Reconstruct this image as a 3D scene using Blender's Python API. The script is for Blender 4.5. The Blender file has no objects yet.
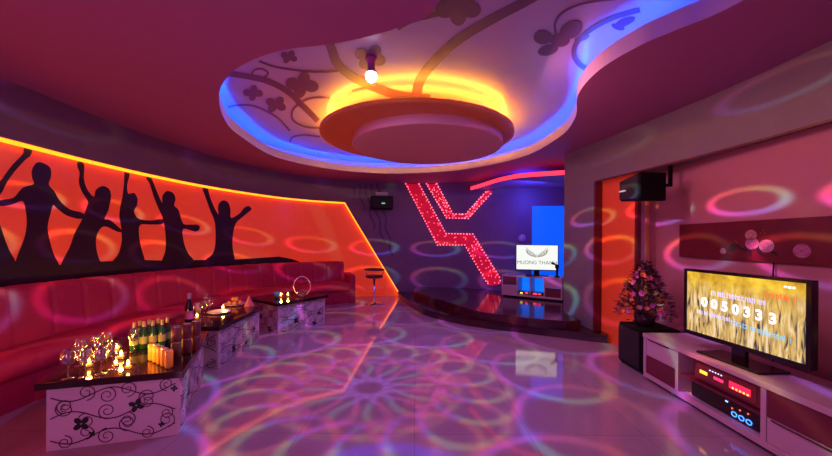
import bpy, bmesh, math, random
from mathutils import Vector, Matrix
from mathutils.geometry import interpolate_bezier
random.seed(7)
PI = math.pi
S = bpy.context.scene
COL = S.collection

# ------------------------------------------------------------------ camera
EYE = 1.35; FPX = 345.0; HZ = 240.0; ROLL = math.radians(0.45)
cd = bpy.data.cameras.new('camera'); cam = bpy.data.objects.new('camera', cd); COL.objects.link(cam)
cd.sensor_width = 36; cd.lens = FPX/832*36; cd.shift_y = 12/832; cd.clip_start = 0.02
cam.location = (0, 0, EYE); cam.rotation_euler = (PI/2, -ROLL, 0)
S.camera = cam
S.view_settings.view_transform = 'Standard'; S.view_settings.look = 'None'
S.view_settings.exposure = 0.0; S.view_settings.gamma = 1; S.view_settings.use_curve_mapping = False
S.cycles.max_bounces = 14; S.cycles.transmission_bounces = 14; S.cycles.sample_clamp_indirect = 6
S.cycles.caustics_reflective = False; S.cycles.caustics_refractive = False

# ------------------------------------------------------------------ world
W = bpy.data.worlds.new('world'); S.world = W; W.use_nodes = True
W.node_tree.nodes['Background'].inputs[0].default_value = (0.55, 0.16, 0.42, 1)
W.node_tree.nodes['Background'].inputs[1].default_value = 0.16

# ------------------------------------------------------------------ lights
def L(kind, name, loc, energy, col, size=None, rot=(0, 0, 0), sy=None, target=None, spread=None):
    d = bpy.data.lights.new(name, kind); d.energy = energy; d.color = col
    if kind == 'AREA':
        d.size = size or 1
        if sy: d.shape = 'RECTANGLE'; d.size_y = sy
        if spread: d.spread = spread
    elif size is not None: d.shadow_soft_size = size
    if name == 'candle_light': d.specular_factor = 0
    o = bpy.data.objects.new(name, d); COL.objects.link(o); o.location = loc; o.rotation_euler = rot
    if target: o.rotation_euler = (Vector(target)-Vector(loc)).to_track_quat('-Z', 'Y').to_euler()
    return o

def ring_light(o, rows, base, ringgain, hue0=0.0):
    """coloured lens wheel of an effect lamp: rows of soft rainbow rings thrown around the room"""
    d = o.data; d.use_nodes = True; nt = d.node_tree; N = nt.nodes; K = nt.links
    em = [n for n in N if n.type == 'EMISSION'][0]
    def M(op, a, b=None, c=None, clamp=False):
        n = N.new('ShaderNodeMath'); n.operation = op; n.use_clamp = clamp
        for i, v in enumerate((a, b, c)):
            if v is None: continue
            if isinstance(v, (int, float)): n.inputs[i].default_value = v
            else: K.new(v, n.inputs[i])
        return n.outputs[0]
    tc = N.new('ShaderNodeTexCoord'); sp = N.new('ShaderNodeSeparateXYZ'); K.new(tc.outputs['Normal'], sp.inputs[0])
    x, y, z = sp.outputs
    th = M('ARCCOSINE', M('MULTIPLY', z, -1.0)); ph = M('ARCTAN2', y, x)
    total = None; hs = None
    for (deg, n, ra, rb, wdt, off, g) in rows:
        tk = math.radians(deg); sk = math.sin(tk)
        cell = 2*PI/n
        q = M('ADD', M('DIVIDE', ph, cell), off)
        fr = M('SUBTRACT', M('FRACT', M('ADD', q, 100.0)), 0.5)
        for k in (-1, 0, 1) if ra/(cell*sk) > 0.5/1.0*0.9 else (0,):
            dx = M('MULTIPLY', M('ADD', fr, float(k)), cell*sk/ra)
            dy = M('MULTIPLY', M('SUBTRACT', th, tk), 1/rb)
            r = M('SQRT', M('ADD', M('MULTIPLY', dx, dx), M('MULTIPLY', dy, dy)))
            e = M('DIVIDE', M('SUBTRACT', r, 1.0), wdt)
            v = M('MULTIPLY', M('EXPONENT', M('MULTIPLY', M('MULTIPLY', e, e), -1.0)), g)
            an = M('DIVIDE', M('ARCTAN2', dy, dx), 2*PI)
            amp = M('MULTIPLY_ADD', M('SINE', M('MULTIPLY_ADD', an, 2*PI, deg*0.3)), 0.28, 0.76)
            v = M('MULTIPLY', v, amp)
            w = M('MULTIPLY', v, M('ADD', an, 1.0+k*0.07))
            total = v if total is None else M('ADD', total, v)
            hs = w if hs is None else M('ADD', hs, w)
    hue = M('FRACT', M('ADD', M('DIVIDE', hs, M('ADD', total, 1e-4)), hue0))
    cr = N.new('ShaderNodeValToRGB'); K.new(hue, cr.inputs[0])
    cols = [(0, (1, .12, .45)), (.17, (1, .28, .12)), (.33, (.45, .85, .2)), (.5, (.1, .75, .7)), (.68, (.15, .22, 1)), (.85, (.7, .15, 1)), (1, (1, .12, .45))]
    while len(cr.color_ramp.elements) < len(cols): cr.color_ramp.elements.new(.5)
    for e, (p, c) in zip(cr.color_ramp.elements, cols): e.position = p; e.color = (*c, 1)
    mx = N.new('ShaderNodeVectorMath'); mx.operation = 'SCALE'; K.new(cr.outputs[0], mx.inputs[0]); K.new(M('MULTIPLY', total, ringgain), mx.inputs['Scale'])
    ad = N.new('ShaderNodeVectorMath'); ad.operation = 'ADD'; K.new(mx.outputs[0], ad.inputs[0]); bs = N.new('ShaderNodeVectorMath'); bs.operation = 'SCALE'; bs.inputs[0].default_value = base; K.new(M('ADD', M('MULTIPLY', z, -1.1), .12, clamp=True), bs.inputs['Scale']); K.new(bs.outputs[0], ad.inputs[1])
    K.new(ad.outputs[0], em.inputs[0])

BALL = (-0.42, 3.15, 2.84)
la = L('POINT', 'effect_ball_light', (BALL[0], BALL[1], BALL[2]-0.11), 195, (1, 1, 1), 0.02)
ring_light(la, [  # polar angle from straight down, count, half width, half height (rad), softness, phase, gain
    (10, 12, .12, .12, .11, .0, .6), (19, 18, .11, .11, .11, .3, .7), (33, 12, .19, .13, .08, .1, 1.2), (46, 14, .16, .09, .10, .2, 2.1),
    (57, 17, .13, .06, .12, .4, 3.4), (66, 20, .11, .042, .13, .1, 4), (73, 22, .10, .03, .14, .6, 4.5)], (.15, .085, .32), 1.15)
lb = L('POINT', 'added_ring_lamp', (0.35, 0.15, 2.5), 42, (1, 1, 1), 0.02)  # unseen second effect lamp, added to throw rings onto the walls
ring_light(lb, [(32, 9, .22, .16, .08, .1, .5), (47, 11, .2, .14, .08, .4, .6), (75, 15, .14, .065, .12, .35, 1.25), (91, 19, .10, .034, .14, .1, 5)],
           (.03, .02, .06), 1.35, .85)
L('AREA', 'added_pink_fill', (-0.8, -1.0, 2.45), 18, (.90, .24, .85), 2.0, target=(0.3, 4.5, 0.5))  # unseen fill added behind the camera to brighten the room
L('AREA', 'added_violet_fill', (0.2, 4.6, 2.5), 14, (.60, .24, 1.0), 1.6, rot=(0, 0, 0))  # fill without a fixture, added to brighten the floor violet
L('AREA', 'added_rose_fill', (0.9, 3.2, 2.62), 13, (1.0, .30, .30), 0.6, target=(2.9, 2.9, 1.2))  # added fill with no fixture, lifts the rose wall
L('AREA', 'stage_blue_light', (2.3, 6.7, 2.44), 26, (.08, .07, 1.0), 0.6, target=(1.9, 8.0, 1.4))
L('AREA', 'added_up_fill', (-1.2, -.9, .5), 22, (.95, .28, .70), 1.0, target=(-1.6, 3.2, 2.7))  # unseen upward fill, added to lighten the ceiling and disc

# ------------------------------------------------------------------ pixel rays -> points of the place
# camera axes: measured from the camera's own matrix so that everything agrees with it
_m = cam.rotation_euler.to_matrix()
_rt, _up, _fw = _m @ Vector((1, 0, 0)), _m @ Vector((0, 1, 0)), _m @ Vector((0, 0, -1))
def ray(px, py):
    return _fw + _rt*((px-416)/FPX) + _up*((HZ-py)/FPX)
def F(px, py, z=0.0):
    r = ray(px, py); t = (z-EYE)/r.z
    return Vector((r.x*t, r.y*t, z))

# ------------------------------------------------------------------ materials
MATS = {}
def lin(c):
    return tuple((v/255/12.92 if v/255 <= .04045 else ((v/255+.055)/1.055)**2.4) for v in c)
def mat(name, col, rough=.5, metal=0, emit=None, es=0, trans=0, noise=0, nscale=20, bump=0, spec=.5, coat=0, alpha=1):
    if name in MATS: return MATS[name]
    m = bpy.data.materials.new(name); m.use_nodes = True; nt = m.node_tree; b = nt.nodes['Principled BSDF']
    b.inputs['Base Color'].default_value = (*col, 1); b.inputs['Roughness'].default_value = rough; b.inputs['Metallic'].default_value = metal
    b.inputs['Specular IOR Level'].default_value = spec
    b.inputs['Transmission Weight'].default_value = trans; b.inputs['Coat Weight'].default_value = coat; b.inputs['Coat Roughness'].default_value = .05
    b.inputs['Alpha'].default_value = alpha
    if emit: b.inputs['Emission Color'].default_value = (*emit, 1); b.inputs['Emission Strength'].default_value = es
    if noise or bump:
        tc = nt.nodes.new('ShaderNodeTexCoord'); n = nt.nodes.new('ShaderNodeTexNoise'); n.inputs['Scale'].default_value = nscale; n.inputs['Detail'].default_value = 5
        nt.links.new(tc.outputs['Object'], n.inputs['Vector'])
        if noise:
            r = nt.nodes.new('ShaderNodeMapRange'); r.inputs[3].default_value = 1-noise; r.inputs[4].default_value = 1+noise
            nt.links.new(n.outputs[0], r.inputs[0])
            v = nt.nodes.new('ShaderNodeVectorMath'); v.operation = 'SCALE'; v.inputs[0].default_value = col
            nt.links.new(r.outputs[0], v.inputs['Scale']); nt.links.new(v.outputs[0], b.inputs['Base Color'])
        if bump:
            bp = nt.nodes.new('ShaderNodeBump'); bp.inputs['Strength'].default_value = bump; bp.inputs['Distance'].default_value = .01
            nt.links.new(n.outputs[0], bp.inputs['Height']); nt.links.new(bp.outputs[0], b.inputs['Normal'])
    MATS[name] = m; return m

m_ceil = mat('pink_ceiling_paint', (.40, .12, .29), .6, noise=.03, nscale=2)
m_stretch = mat('lilac_gloss_ceiling', (.50, .40, .70), .28, noise=.02)
m_vine = mat('purple_vine_paint', (.17, .07, .17), .4)
m_band = mat('mauve_plaster', (.17, .09, .17), .5, noise=.12, nscale=6, bump=.1)
m_bwall = mat('grape_plaster', (.16, .09, .21), .45, noise=.08, nscale=5)
m_fac = mat('taupe_plaster', (.22, .21, .22), .5, noise=.10, nscale=7, bump=.1)
m_rwall = mat('rose_plaster', (.55, .24, .25), .5, noise=.04, nscale=3)
m_redwood = mat('dark_red_trim', (.13, .015, .02), .35)
m_sofa = mat('crimson_leather', (.42, .007, .065), .6, noise=.06, nscale=30, bump=.05)
m_black = mat('gloss_black', (.008, .006, .009), .18)
m_mblack = mat('matt_black', (.006, .005, .007), .65, spec=.15)
m_sil = mat('black_mural_paint', (.012, .004, .014), .35)
m_stage = mat('dark_plum_gloss_tile', (.055, .012, .03), .12, noise=.2, nscale=9)
m_tabtop = mat('black_glass_top', (.03, .008, .012), .08)
m_tabside = mat('cream_panel', (.62, .50, .56), .45, noise=.04, nscale=8)
m_scroll = mat('dark_scroll_print', (.06, .012, .035), .5)
m_white = mat('white_lacquer', (.60, .44, .50), .3)
m_dred = mat('dark_red_lacquer', (.16, .018, .045), .3)
m_chrome = mat('chrome', (.8, .75, .78), .12, metal=1)
m_glass = mat('clear_glass', (1, .97, .97), .02, trans=1)
def thin_glass():
    m = bpy.data.materials.new('thin_clear_glass'); m.use_nodes = True; nt = m.node_tree; nt.nodes.remove(nt.nodes['Principled BSDF'])
    t = nt.nodes.new('ShaderNodeBsdfTransparent'); t.inputs[0].default_value = (.96, .93, .94, 1)
    g = nt.nodes.new('ShaderNodeBsdfGlossy'); g.inputs['Roughness'].default_value = .12
    lw = nt.nodes.new('ShaderNodeLayerWeight'); lw.inputs[0].default_value = .35
    mr = nt.nodes.new('ShaderNodeMapRange'); mr.inputs[3].default_value = .07; mr.inputs[4].default_value = .75; nt.links.new(lw.outputs['Facing'], mr.inputs[0])
    mx = nt.nodes.new('ShaderNodeMixShader'); nt.links.new(mr.outputs[0], mx.inputs[0]); nt.links.new(t.outputs[0], mx.inputs[1]); nt.links.new(g.outputs[0], mx.inputs[2])
    nt.links.new(mx.outputs[0], nt.nodes['Material Output'].inputs[0]); return m
m_glass = thin_glass()
m_flame = mat('candle_flame', (1, .5, .1), .5, emit=(1, .42, .06), es=45)
m_wax = mat('candle_wax', (.9, .6, .35), .5, emit=(1, .3, .04), es=1.2)
m_ledo = mat('amber_led', (1, .5, .05), .5, emit=(1, .23, .006), es=3.2)
m_ledb = mat('blue_led', (.1, .3, 1), .5, emit=(0, .14, 1), es=65)
m_ledy = mat('yellow_led', (1, .7, .1), .5, emit=(1, .50, .03), es=48)
m_ledr = mat('red_led', (1, .05, .08), .5, emit=(1, .03, .06), es=2.2)
m_dot = mat('red_led_dot', (1, .2, .25), .5, emit=(1, .14, .22), es=4.0)
m_zig = mat('red_light_panel', (.6, .02, .06), .6, emit=(1, .004, .035), es=.34, noise=.2, nscale=60)

# floor: polished pale tiles
def floor_mat():
    m = bpy.data.materials.new('polished_tile'); m.use_nodes = True; nt = m.node_tree; b = nt.nodes['Principled BSDF']
    tc = nt.nodes.new('ShaderNodeTexCoord'); mp = nt.nodes.new('ShaderNodeMapping'); mp.inputs['Rotation'].default_value = (0, 0, 0)
    br = nt.nodes.new('ShaderNodeTexBrick'); br.offset = 0; br.inputs['Scale'].default_value = 1
    br.inputs['Brick Width'].default_value = .8; br.inputs['Row Height'].default_value = .8; br.inputs['Mortar Size'].default_value = .002
    br.inputs['Color1'].default_value = (.50, .37, .43, 1); br.inputs['Color2'].default_value = (.53, .40, .46, 1); br.inputs['Mortar'].default_value = (.3, .2, .26, 1)
    n = nt.nodes.new('ShaderNodeTexNoise'); n.inputs['Scale'].default_value = 3; n.inputs['Detail'].default_value = 6
    mx = nt.nodes.new('ShaderNodeMix'); mx.data_type = 'RGBA'; mx.blend_type = 'MULTIPLY'; mx.inputs[0].default_value = .25
    nt.links.new(tc.outputs['Object'], mp.inputs[0]); nt.links.new(mp.outputs[0], br.inputs[0]); nt.links.new(mp.outputs[0], n.inputs[0])
    nt.links.new(br.outputs[0], mx.inputs[6]); nt.links.new(n.outputs[0], mx.inputs[7]); nt.links.new(mx.outputs[2], b.inputs['Base Color'])
    b.inputs['Roughness'].default_value = .06; b.inputs['Specular IOR Level'].default_value = .7
    return m
m_floor = floor_mat()

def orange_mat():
    m = bpy.data.materials.new('glowing_orange_mural'); m.use_nodes = True; nt = m.node_tree; b = nt.nodes['Principled BSDF']
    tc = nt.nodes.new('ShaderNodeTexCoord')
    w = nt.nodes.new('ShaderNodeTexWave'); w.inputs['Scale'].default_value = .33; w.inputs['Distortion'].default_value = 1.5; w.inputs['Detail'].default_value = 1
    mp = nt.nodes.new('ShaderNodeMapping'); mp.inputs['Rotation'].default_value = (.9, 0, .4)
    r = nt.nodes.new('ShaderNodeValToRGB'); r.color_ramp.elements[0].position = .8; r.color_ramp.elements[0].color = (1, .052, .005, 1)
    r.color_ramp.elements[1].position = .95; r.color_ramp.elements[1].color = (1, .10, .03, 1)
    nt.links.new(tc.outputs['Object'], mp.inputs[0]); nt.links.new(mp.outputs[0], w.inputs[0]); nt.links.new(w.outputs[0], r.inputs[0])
    nt.links.new(r.outputs[0], b.inputs['Emission Color']); b.inputs['Emission Strength'].default_value = .30  # even glow stands in for the led wash over the wall
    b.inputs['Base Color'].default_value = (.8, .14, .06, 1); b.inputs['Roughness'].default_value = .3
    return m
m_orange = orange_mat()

# ------------------------------------------------------------------ mesh helpers
def tag(o, label=None, cat=None, group=None, kind=None):
    if label: o['label'] = label
    if cat: o['category'] = cat
    if group: o['group'] = group
    if kind: o['kind'] = kind
    return o
def obj(name, bm, m, parent=None, smooth=False, bevel=0, seg=2):
    if not isinstance(bm, bmesh.types.BMesh): me = bm
    else:
        bmesh.ops.recalc_face_normals(bm, faces=bm.faces)
        me = bpy.data.meshes.new(name); bm.to_mesh(me); bm.free()
    o = bpy.data.objects.new(name, me); COL.objects.link(o)
    for x in (m if isinstance(m, (list, tuple)) else [m]): me.materials.append(x)
    if smooth:
        for p in me.polygons: p.use_smooth = True
    if parent: o.parent = parent
    if bevel:
        b = o.modifiers.new('bevel', 'BEVEL'); b.width = bevel; b.segments = seg; b.limit_method = 'ANGLE'
    return o
def struct(name, bm, m, parent=None, **k):
    o = obj(name, bm, m, parent, **k)
    if not parent: o['kind'] = 'structure'
    return o
def thing(name, label, cat, loc=(0, 0, 0), rz=0, group=None):
    o = bpy.data.objects.new(name, None); COL.objects.link(o); o.location = loc; o.rotation_euler = (0, 0, rz)
    o.empty_display_size = .05
    return tag(o, label, cat, group)
def dup(root, loc=None, rz=None, label=None):
    r = root.copy(); COL.objects.link(r)
    if loc is not None: r.location = loc
    if rz is not None: r.rotation_euler = (0, 0, rz)
    if label: r['label'] = label
    for ch in list(root.children):
        c = ch.copy(); COL.objects.link(c); c.parent = r
        for g in list(ch.children):
            d = g.copy(); COL.objects.link(d); d.parent = c
    return r
def B(): return bmesh.new()
def box(bm, x0, y0, z0, x1, y1, z1, mi=0):
    vs = [bm.verts.new(p) for p in ((x0,y0,z0),(x1,y0,z0),(x1,y1,z0),(x0,y1,z0),(x0,y0,z1),(x1,y0,z1),(x1,y1,z1),(x0,y1,z1))]
    for f in ((0,3,2,1),(4,5,6,7),(0,1,5,4),(1,2,6,5),(2,3,7,6),(3,0,4,7)):
        bm.faces.new([vs[i] for i in f]).material_index = mi
    return bm
def prism(bm, pts, z0, z1):
    a = [bm.verts.new((p[0], p[1], z0)) for p in pts]; b = [bm.verts.new((p[0], p[1], z1)) for p in pts]
    n = len(pts); fs = [bm.faces.new(a[::-1]), bm.faces.new(b)]
    for i in range(n): bm.faces.new((a[i], a[(i+1) % n], b[(i+1) % n], b[i]))
    bmesh.ops.triangulate(bm, faces=fs)
    return bm
def lathe(bm, prof, c=(0, 0, 0), n=20, mtx=None):
    rings = []
    for r, z in prof:
        if r < 1e-6: rings.append([bm.verts.new((c[0], c[1], c[2]+z))])
        else: rings.append([bm.verts.new((c[0]+r*math.cos(2*PI*i/n), c[1]+r*math.sin(2*PI*i/n), c[2]+z)) for i in range(n)])
    for a, b in zip(rings, rings[1:]):
        for i in range(n):
            j = (i+1) % n
            if len(a) == 1 and len(b) == 1: continue
            if len(a) == 1: bm.faces.new((a[0], b[j], b[i]))
            elif len(b) == 1: bm.faces.new((a[i], a[j], b[0]))
            else: bm.faces.new((a[i], a[j], b[j], b[i]))
    return bm
def tube(bm, pts, r, n=8, closed=False):
    pts = [Vector(p) for p in pts]; rings = []; m = len(pts)
    for i, p in enumerate(pts):
        t = (pts[(i+1) % m]-pts[i-1]) if closed else (pts[min(i+1, m-1)]-pts[max(i-1, 0)])
        t.normalize(); a = t.orthogonal() if abs(t.z) > .99 else t.cross(Vector((0, 0, 1))); a.normalize(); b = t.cross(a)
        rr = r[i] if isinstance(r, (list, tuple)) else r
        rings.append([bm.verts.new(p+a*rr*math.cos(2*PI*k/n)+b*rr*math.sin(2*PI*k/n)) for k in range(n)])
    for i in range(m if closed else m-1):
        A, Bq = rings[i], rings[(i+1) % m]
        for k in range(n): bm.faces.new((A[k], A[(k+1) % n], Bq[(k+1) % n], Bq[k]))
    if not closed: bm.faces.new(rings[0]); bm.faces.new(rings[-1][::-1])
    return bm
def cat(pts, closed=False, n=8):
    P = [Vector(p) for p in pts]; out = []; m = len(P)
    for i in range(m if closed else m-1):
        g = lambda k: P[k % m] if closed else P[max(0, min(m-1, k))]
        p0, p1, p2, p3 = g(i-1), g(i), g(i+1), g(i+2)
        for k in range(n):
            t = k/n
            out.append(.5*((2*p1)+(p2-p0)*t+(2*p0-5*p1+4*p2-p3)*t*t+(3*p1-p0-3*p2+p3)*t**3))
    if not closed: out.append(P[-1])
    return out
def ribbon(bm, pts, w, fn=lambda p: p, taper=0):
    """flat band painted on a surface; pts 2D, fn maps 2D to 3D"""
    P = [Vector(p) for p in pts]; L_, R_ = [], []
    for i, p in enumerate(P):
        t = P[min(i+1, len(P)-1)]-P[max(i-1, 0)]; t.normalize(); nrm = Vector((-t.y, t.x))
        ww = w*(1-taper*i/(len(P)-1))/2
        L_.append(bm.verts.new(fn(p+nrm*ww))); R_.append(bm.verts.new(fn(p-nrm*ww)))
    for i in range(len(P)-1): bm.faces.new((L_[i], L_[i+1], R_[i+1], R_[i]))
bm_lift = [0]
def blob(bm, c, rx, ry, ang, fn, n=18):
    ca, sa = math.cos(ang), math.sin(ang)
    bm_lift[0] = (bm_lift[0]+1) % 40
    vs = [bm.verts.new(fn(Vector((c[0]+rx*math.cos(t)*ca-ry*math.sin(t)*sa, c[1]+rx*math.cos(t)*sa+ry*math.sin(t)*ca)))) for t in [2*PI*i/n for i in range(n)]]
    bm.faces.new(vs)

# ------------------------------------------------------------------ SETTING
CZ = 2.72; UZ = 3.02
wall_pts = [(-3.50,0.2),(-3.56,1.2),(-3.62,2.2),(-3.65,3.02),(-3.69,3.8),(-3.65,4.72),(-3.46,5.75),(-2.96,6.95),(-2.4,7.62),(-1.67,8.06),(-.8,8.30),(.1,8.36),(.9,8.25),(1.6,7.98),(2.3,7.75),(3.4,7.6)]
PW = [Vector((p.x, p.y)) for p in cat([(x, y, 0) for x, y in wall_pts], n=10)]
SS = [0.0]
for a, b in zip(PW, PW[1:]): SS.append(SS[-1]+(b-a).length)
def C(s):
    s = max(0, min(SS[-1]-1e-6, s))
    lo, hi = 0, len(SS)-1
    while hi-lo > 1:
        m = (lo+hi)//2
        if SS[m] <= s: lo = m
        else: hi = m
    t = (s-SS[lo])/(SS[hi]-SS[lo])
    return PW[lo].lerp(PW[hi], t)
def Nn(s):
    t = (C(min(s+.15, SS[-1]))-C(max(0, s-.15))).normalized()
    return Vector((t.y, -t.x))       # towards the room
def WP(s, z, off):
    p = C(s)+Nn(s)*off
    return Vector((p.x, p.y, z))
def hit(px, py, off=0.07):
    r = ray(px, py)
    best = None
    for i in range(len(PW)-1):
        a = C(SS[i])+Nn(SS[i])*off; b = C(SS[i+1])+Nn(SS[i+1])*off
        d = b-a; den = r.x*(-d.y)+r.y*d.x
        if abs(den) < 1e-9: continue
        t = (a.x*(-d.y)+a.y*d.x)/den
        # solve a + k d = t r
        k = ((t*r-a.to_3d()).to_2d().dot(d))/d.length_squared
        if -1e-4 <= k <= 1+1e-4 and t > 0 and (best is None or t < best[0]):
            best = (t, SS[i]+k*(SS[i+1]-SS[i]), EYE+r.z*t)
    return (best[1], best[2]) if best else None
def wall_poly(bm, pts, o0, o1, step=.12):
    """polygon in wall coordinates (along, height), bent to the wall, between offsets o0 and o1"""
    t = bmesh.new(); f = t.faces.new([t.verts.new((p[0], 0, p[1])) for p in pts])
    f.normal_update(); bmesh.ops.triangulate(t, faces=[f], ngon_method='EAR_CLIP')
    s0 = min(p[0] for p in pts); s1 = max(p[0] for p in pts)
    s = math.ceil(s0/step)*step
    while s < s1:
        bmesh.ops.bisect_plane(t, geom=t.verts[:]+t.edges[:]+t.faces[:], plane_co=(s, 0, 0), plane_no=(1, 0, 0)); s += step
    va = {}; vb = {}
    for v in t.verts:
        va[v] = bm.verts.new(WP(v.co.x, v.co.z, o1)); vb[v] = bm.verts.new(WP(v.co.x, v.co.z, o0))
    for f in t.faces:
        bm.faces.new([va[v] for v in f.verts]); bm.faces.new([vb[v] for v in reversed(f.verts)])
    for e in t.edges:
        if len(e.link_faces) == 1:
            a, b = e.verts; bm.faces.new((va[a], va[b], vb[b], vb[a]))
    t.free(); return bm
def px_wall(pts, off=0.07): return [hit(x, y, off) for x, y in pts]

# floor
struct('floor', box(B(), -4.2, -1.6, -.12, 4.2, 9.2, 0), m_floor)

# curved wall: orange field, led wash put in as its own glow, with the plaster wall standing 7 cm proud of it
s_end = SS[-1]
TOP = 2.21
sA, _ = hit(345, 201); sB, _ = hit(401, 299)
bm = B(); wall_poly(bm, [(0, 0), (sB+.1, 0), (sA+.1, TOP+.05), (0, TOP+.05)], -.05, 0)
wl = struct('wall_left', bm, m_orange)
bm = B(); wall_poly(bm, [(0, TOP), (sA, TOP), (sB, 0), (s_end, 0), (s_end, CZ), (0, CZ)], 0.001, .07)
wb = struct('wall_back', bm, m_bwall)
# led line tucked under the edge
bm = B(); wall_poly(bm, [(0, TOP-.028), (sA-.012, TOP-.028), (sA, TOP), (0, TOP)], .004, .05)
wall_poly(bm, [(sA-.02, TOP), (sB-.03, 0.01), (sB, 0.01), (sA, TOP)], .004, .05)
o = obj('led_strip', bm, m_ledo); tag(o, 'amber light line edging the orange mural wall above the sofa', 'light strip')
# dark upper band painted above the mural
bm = B(); wall_poly(bm, [(0, TOP), (sA, TOP), (sA+.25, CZ), (0, CZ)], .0705, .073); struct('wall_band', bm, m_band, wb)

# mural
def sil(name, pts, parent):
    P = cat([(x, y, 0) for x, y in pts], closed=True, n=3)
    q = [hit(p.x, p.y, .004) for p in P]
    bm = B(); wall_poly(bm, q, .001, .006)
    return obj(name, bm, m_sil, parent)
mural = thing('party_mural', 'black mural of six dancing people with raised arms on the orange wall behind the sofa', 'mural', WP(4.5, 0.9, 0))
def rel(o, parent):
    o.parent = parent; o.matrix_parent_inverse = parent.matrix_basis.inverted()
mural_o = [
 [(-40,150),(-28,152),(-20,165),(-12,182),(0,181),(5,175),(12.5,165),(23,154),(24,148),(27.5,144.5),(29.5,147.5),(32,150),(30,156),(25,160),(15,171),(7,182),(2,192),(-4,200),(-6,212),(0,225),(5,240),(10,252),(15,262),(10,275),(-45,275),(-42,240),(-40,215),(-44,190),(-46,165)],
 [(39,162),(34,166),(32,172),(32.5,178),(34,184),(24,187),(19,192),(13,198),(0,200.5),(0,206),(12,204.5),(22.5,201),(26,210),(27,225),(24,240),(16,261),(16,276),(59,276),(59,265),(54,255),(50,242),(47.5,227),(50,215),(53,205),(57,208),(67,215.5),(81,219),(83,213),(70,209.5),(60,201),(54,191),(48.5,184.5),(51,176),(49.5,167)],
 [(81,161),(77.5,162.5),(78,168),(80,173),(79,182),(82.5,192.5),(88,201),(87,207),(81,222),(75,233),(70,247),(61,265),(60,276),(112,276),(105,263),(100,261),(96.5,250),(96,238),(100,229),(106,226.5),(117,231.5),(122,232),(120,228.5),(110,220),(104.5,219),(108,211),(109.5,205),(111,196),(109,189),(102.5,186),(96,190),(94,197),(87.5,190),(84,180),(84,172),(84,164.5)],
 [(125,171),(124.5,177),(124,186),(122.5,197),(120.5,207),(119.5,216),(121,225),(122,240),(118.5,254),(112,263),(112,276),(147,276),(145,261),(141,247),(139,235),(140,225),(150,224.5),(162,224),(163,219),(150,220.5),(138,218.5),(134,211),(136.5,206),(137.5,199),(134,193),(129,194),(127.5,192),(127,185),(129,177),(129,171)],
 [(148.5,174),(146,177),(150,184),(153,194),(158,207),(163,218.5),(165.6,234),(165.6,250),(162,261),(160,276),(196,276),(194,261),(188.5,254),(184,243),(183,229),(195,231.5),(199.5,229),(198.5,225),(191,224.5),(183,223.5),(178.5,210),(174,205.5),(175.5,199),(173,193),(167,191),(162.5,196),(162,203),(155.5,188),(151,177)],
 [(204,185.5),(202.5,188.5),(205.5,197),(210.5,211),(215,223),(215.5,243),(212.5,254),(205,261),(204,274),(238,274),(235,260),(232.7,248),(232.7,237),(235.5,224),(242.5,217),(248,212.5),(251.5,209),(248.5,206),(244,208),(239.5,213.5),(231,218),(230.5,210),(228.5,203),(224,200.3),(219.7,202.5),(218,208),(218.5,214.5),(214.5,208),(210,197),(207.5,187)]]
for pts in mural_o: rel(sil('silhouette', pts, None), mural)
bm = B(); g = [hit(x, y, .004) for x, y in [(-45,262),(16,261),(59,265),(100,261.5),(145,260),(163,260.5),(194,260),(235,259.5),(258,258),(279,256.5),(292,259),(303,263)]]
g += [(g[-1][0], .7), (g[0][0], .7)]
wall_poly(bm, g, .001, .0055); rel(obj('black_ground', bm, m_sil), mural)

# ceiling with the flowing cut-out
hole_px = [(437,4),(397,28),(338,43),(279,51),(239,67),(222,85),(219,100),(224,118),(239,135),(279,158),(338,170),(397,173.5),(459,170),(519,158),(558,138),(575,118),(578,95),(598,71),(637,47),(676,30),(740,2)]
hp = [F(x, y, CZ).to_2d() for x, y in hole_px] + [Vector((2.0, 1.2)), Vector((1.9, .2)), Vector((1.2, -.5)), Vector((.5, .1)), Vector((.25, 1.1))]
HOLE = [Vector((p.x, p.y)) for p in cat([(p.x, p.y, 0) for p in hp], closed=True, n=6)]
def offset(P, d):
    out = []; n = len(P); area = sum(P[i].x*P[(i+1) % n].y-P[(i+1) % n].x*P[i].y for i in range(n))
    sg = 1 if area > 0 else -1
    for i in range(n):
        t = (P[(i+1) % n]-P[i-1]).normalized(); out.append(P[i]+Vector((t.y, -t.x))*d*sg)
    return out
bm = B()
out = [(-4.2, -1.6), (4.2, -1.6), (4.2, 9.2), (-4.2, 9.2)]
ed = []
for z in (CZ,):
    for loop in (out, HOLE):
        vs = [bm.verts.new((p[0], p[1], z)) for p in loop]
        ed += [bm.edges.new((vs[i], vs[(i+1) % len(vs)])) for i in range(len(vs))]
bmesh.ops.triangle_fill(bm, edges=ed, use_beauty=True)
LIP = .13
H2 = offset(HOLE, .03); n = len(HOLE)
def wallring(bm, A, Bp, z0, z1):
    a0 = [bm.verts.new((*p, z0)) for p in A]; a1 = [bm.verts.new((*p, z1)) for p in A]
    b1 = [bm.verts.new((*p, z1)) for p in Bp]; b0 = [bm.verts.new((*p, z0)) for p in Bp]
    for i in range(n):
        j = (i+1) % n
        bm.faces.new((a0[i], a0[j], a1[j], a1[i])); bm.faces.new((a1[i], a1[j], b1[j], b1[i])); bm.faces.new((b1[i], b1[j], b0[j], b0[i]))
ceil = struct('ceiling', bm, m_ceil)
bm = B(); wallring(bm, HOLE, H2, CZ, CZ+LIP); struct('ceiling_lip', bm, m_stretch)
up = struct('ceiling_upper', box(B(), -3.2, -1.4, UZ, 3.2, 8.0, UZ+.05), m_stretch)
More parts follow.
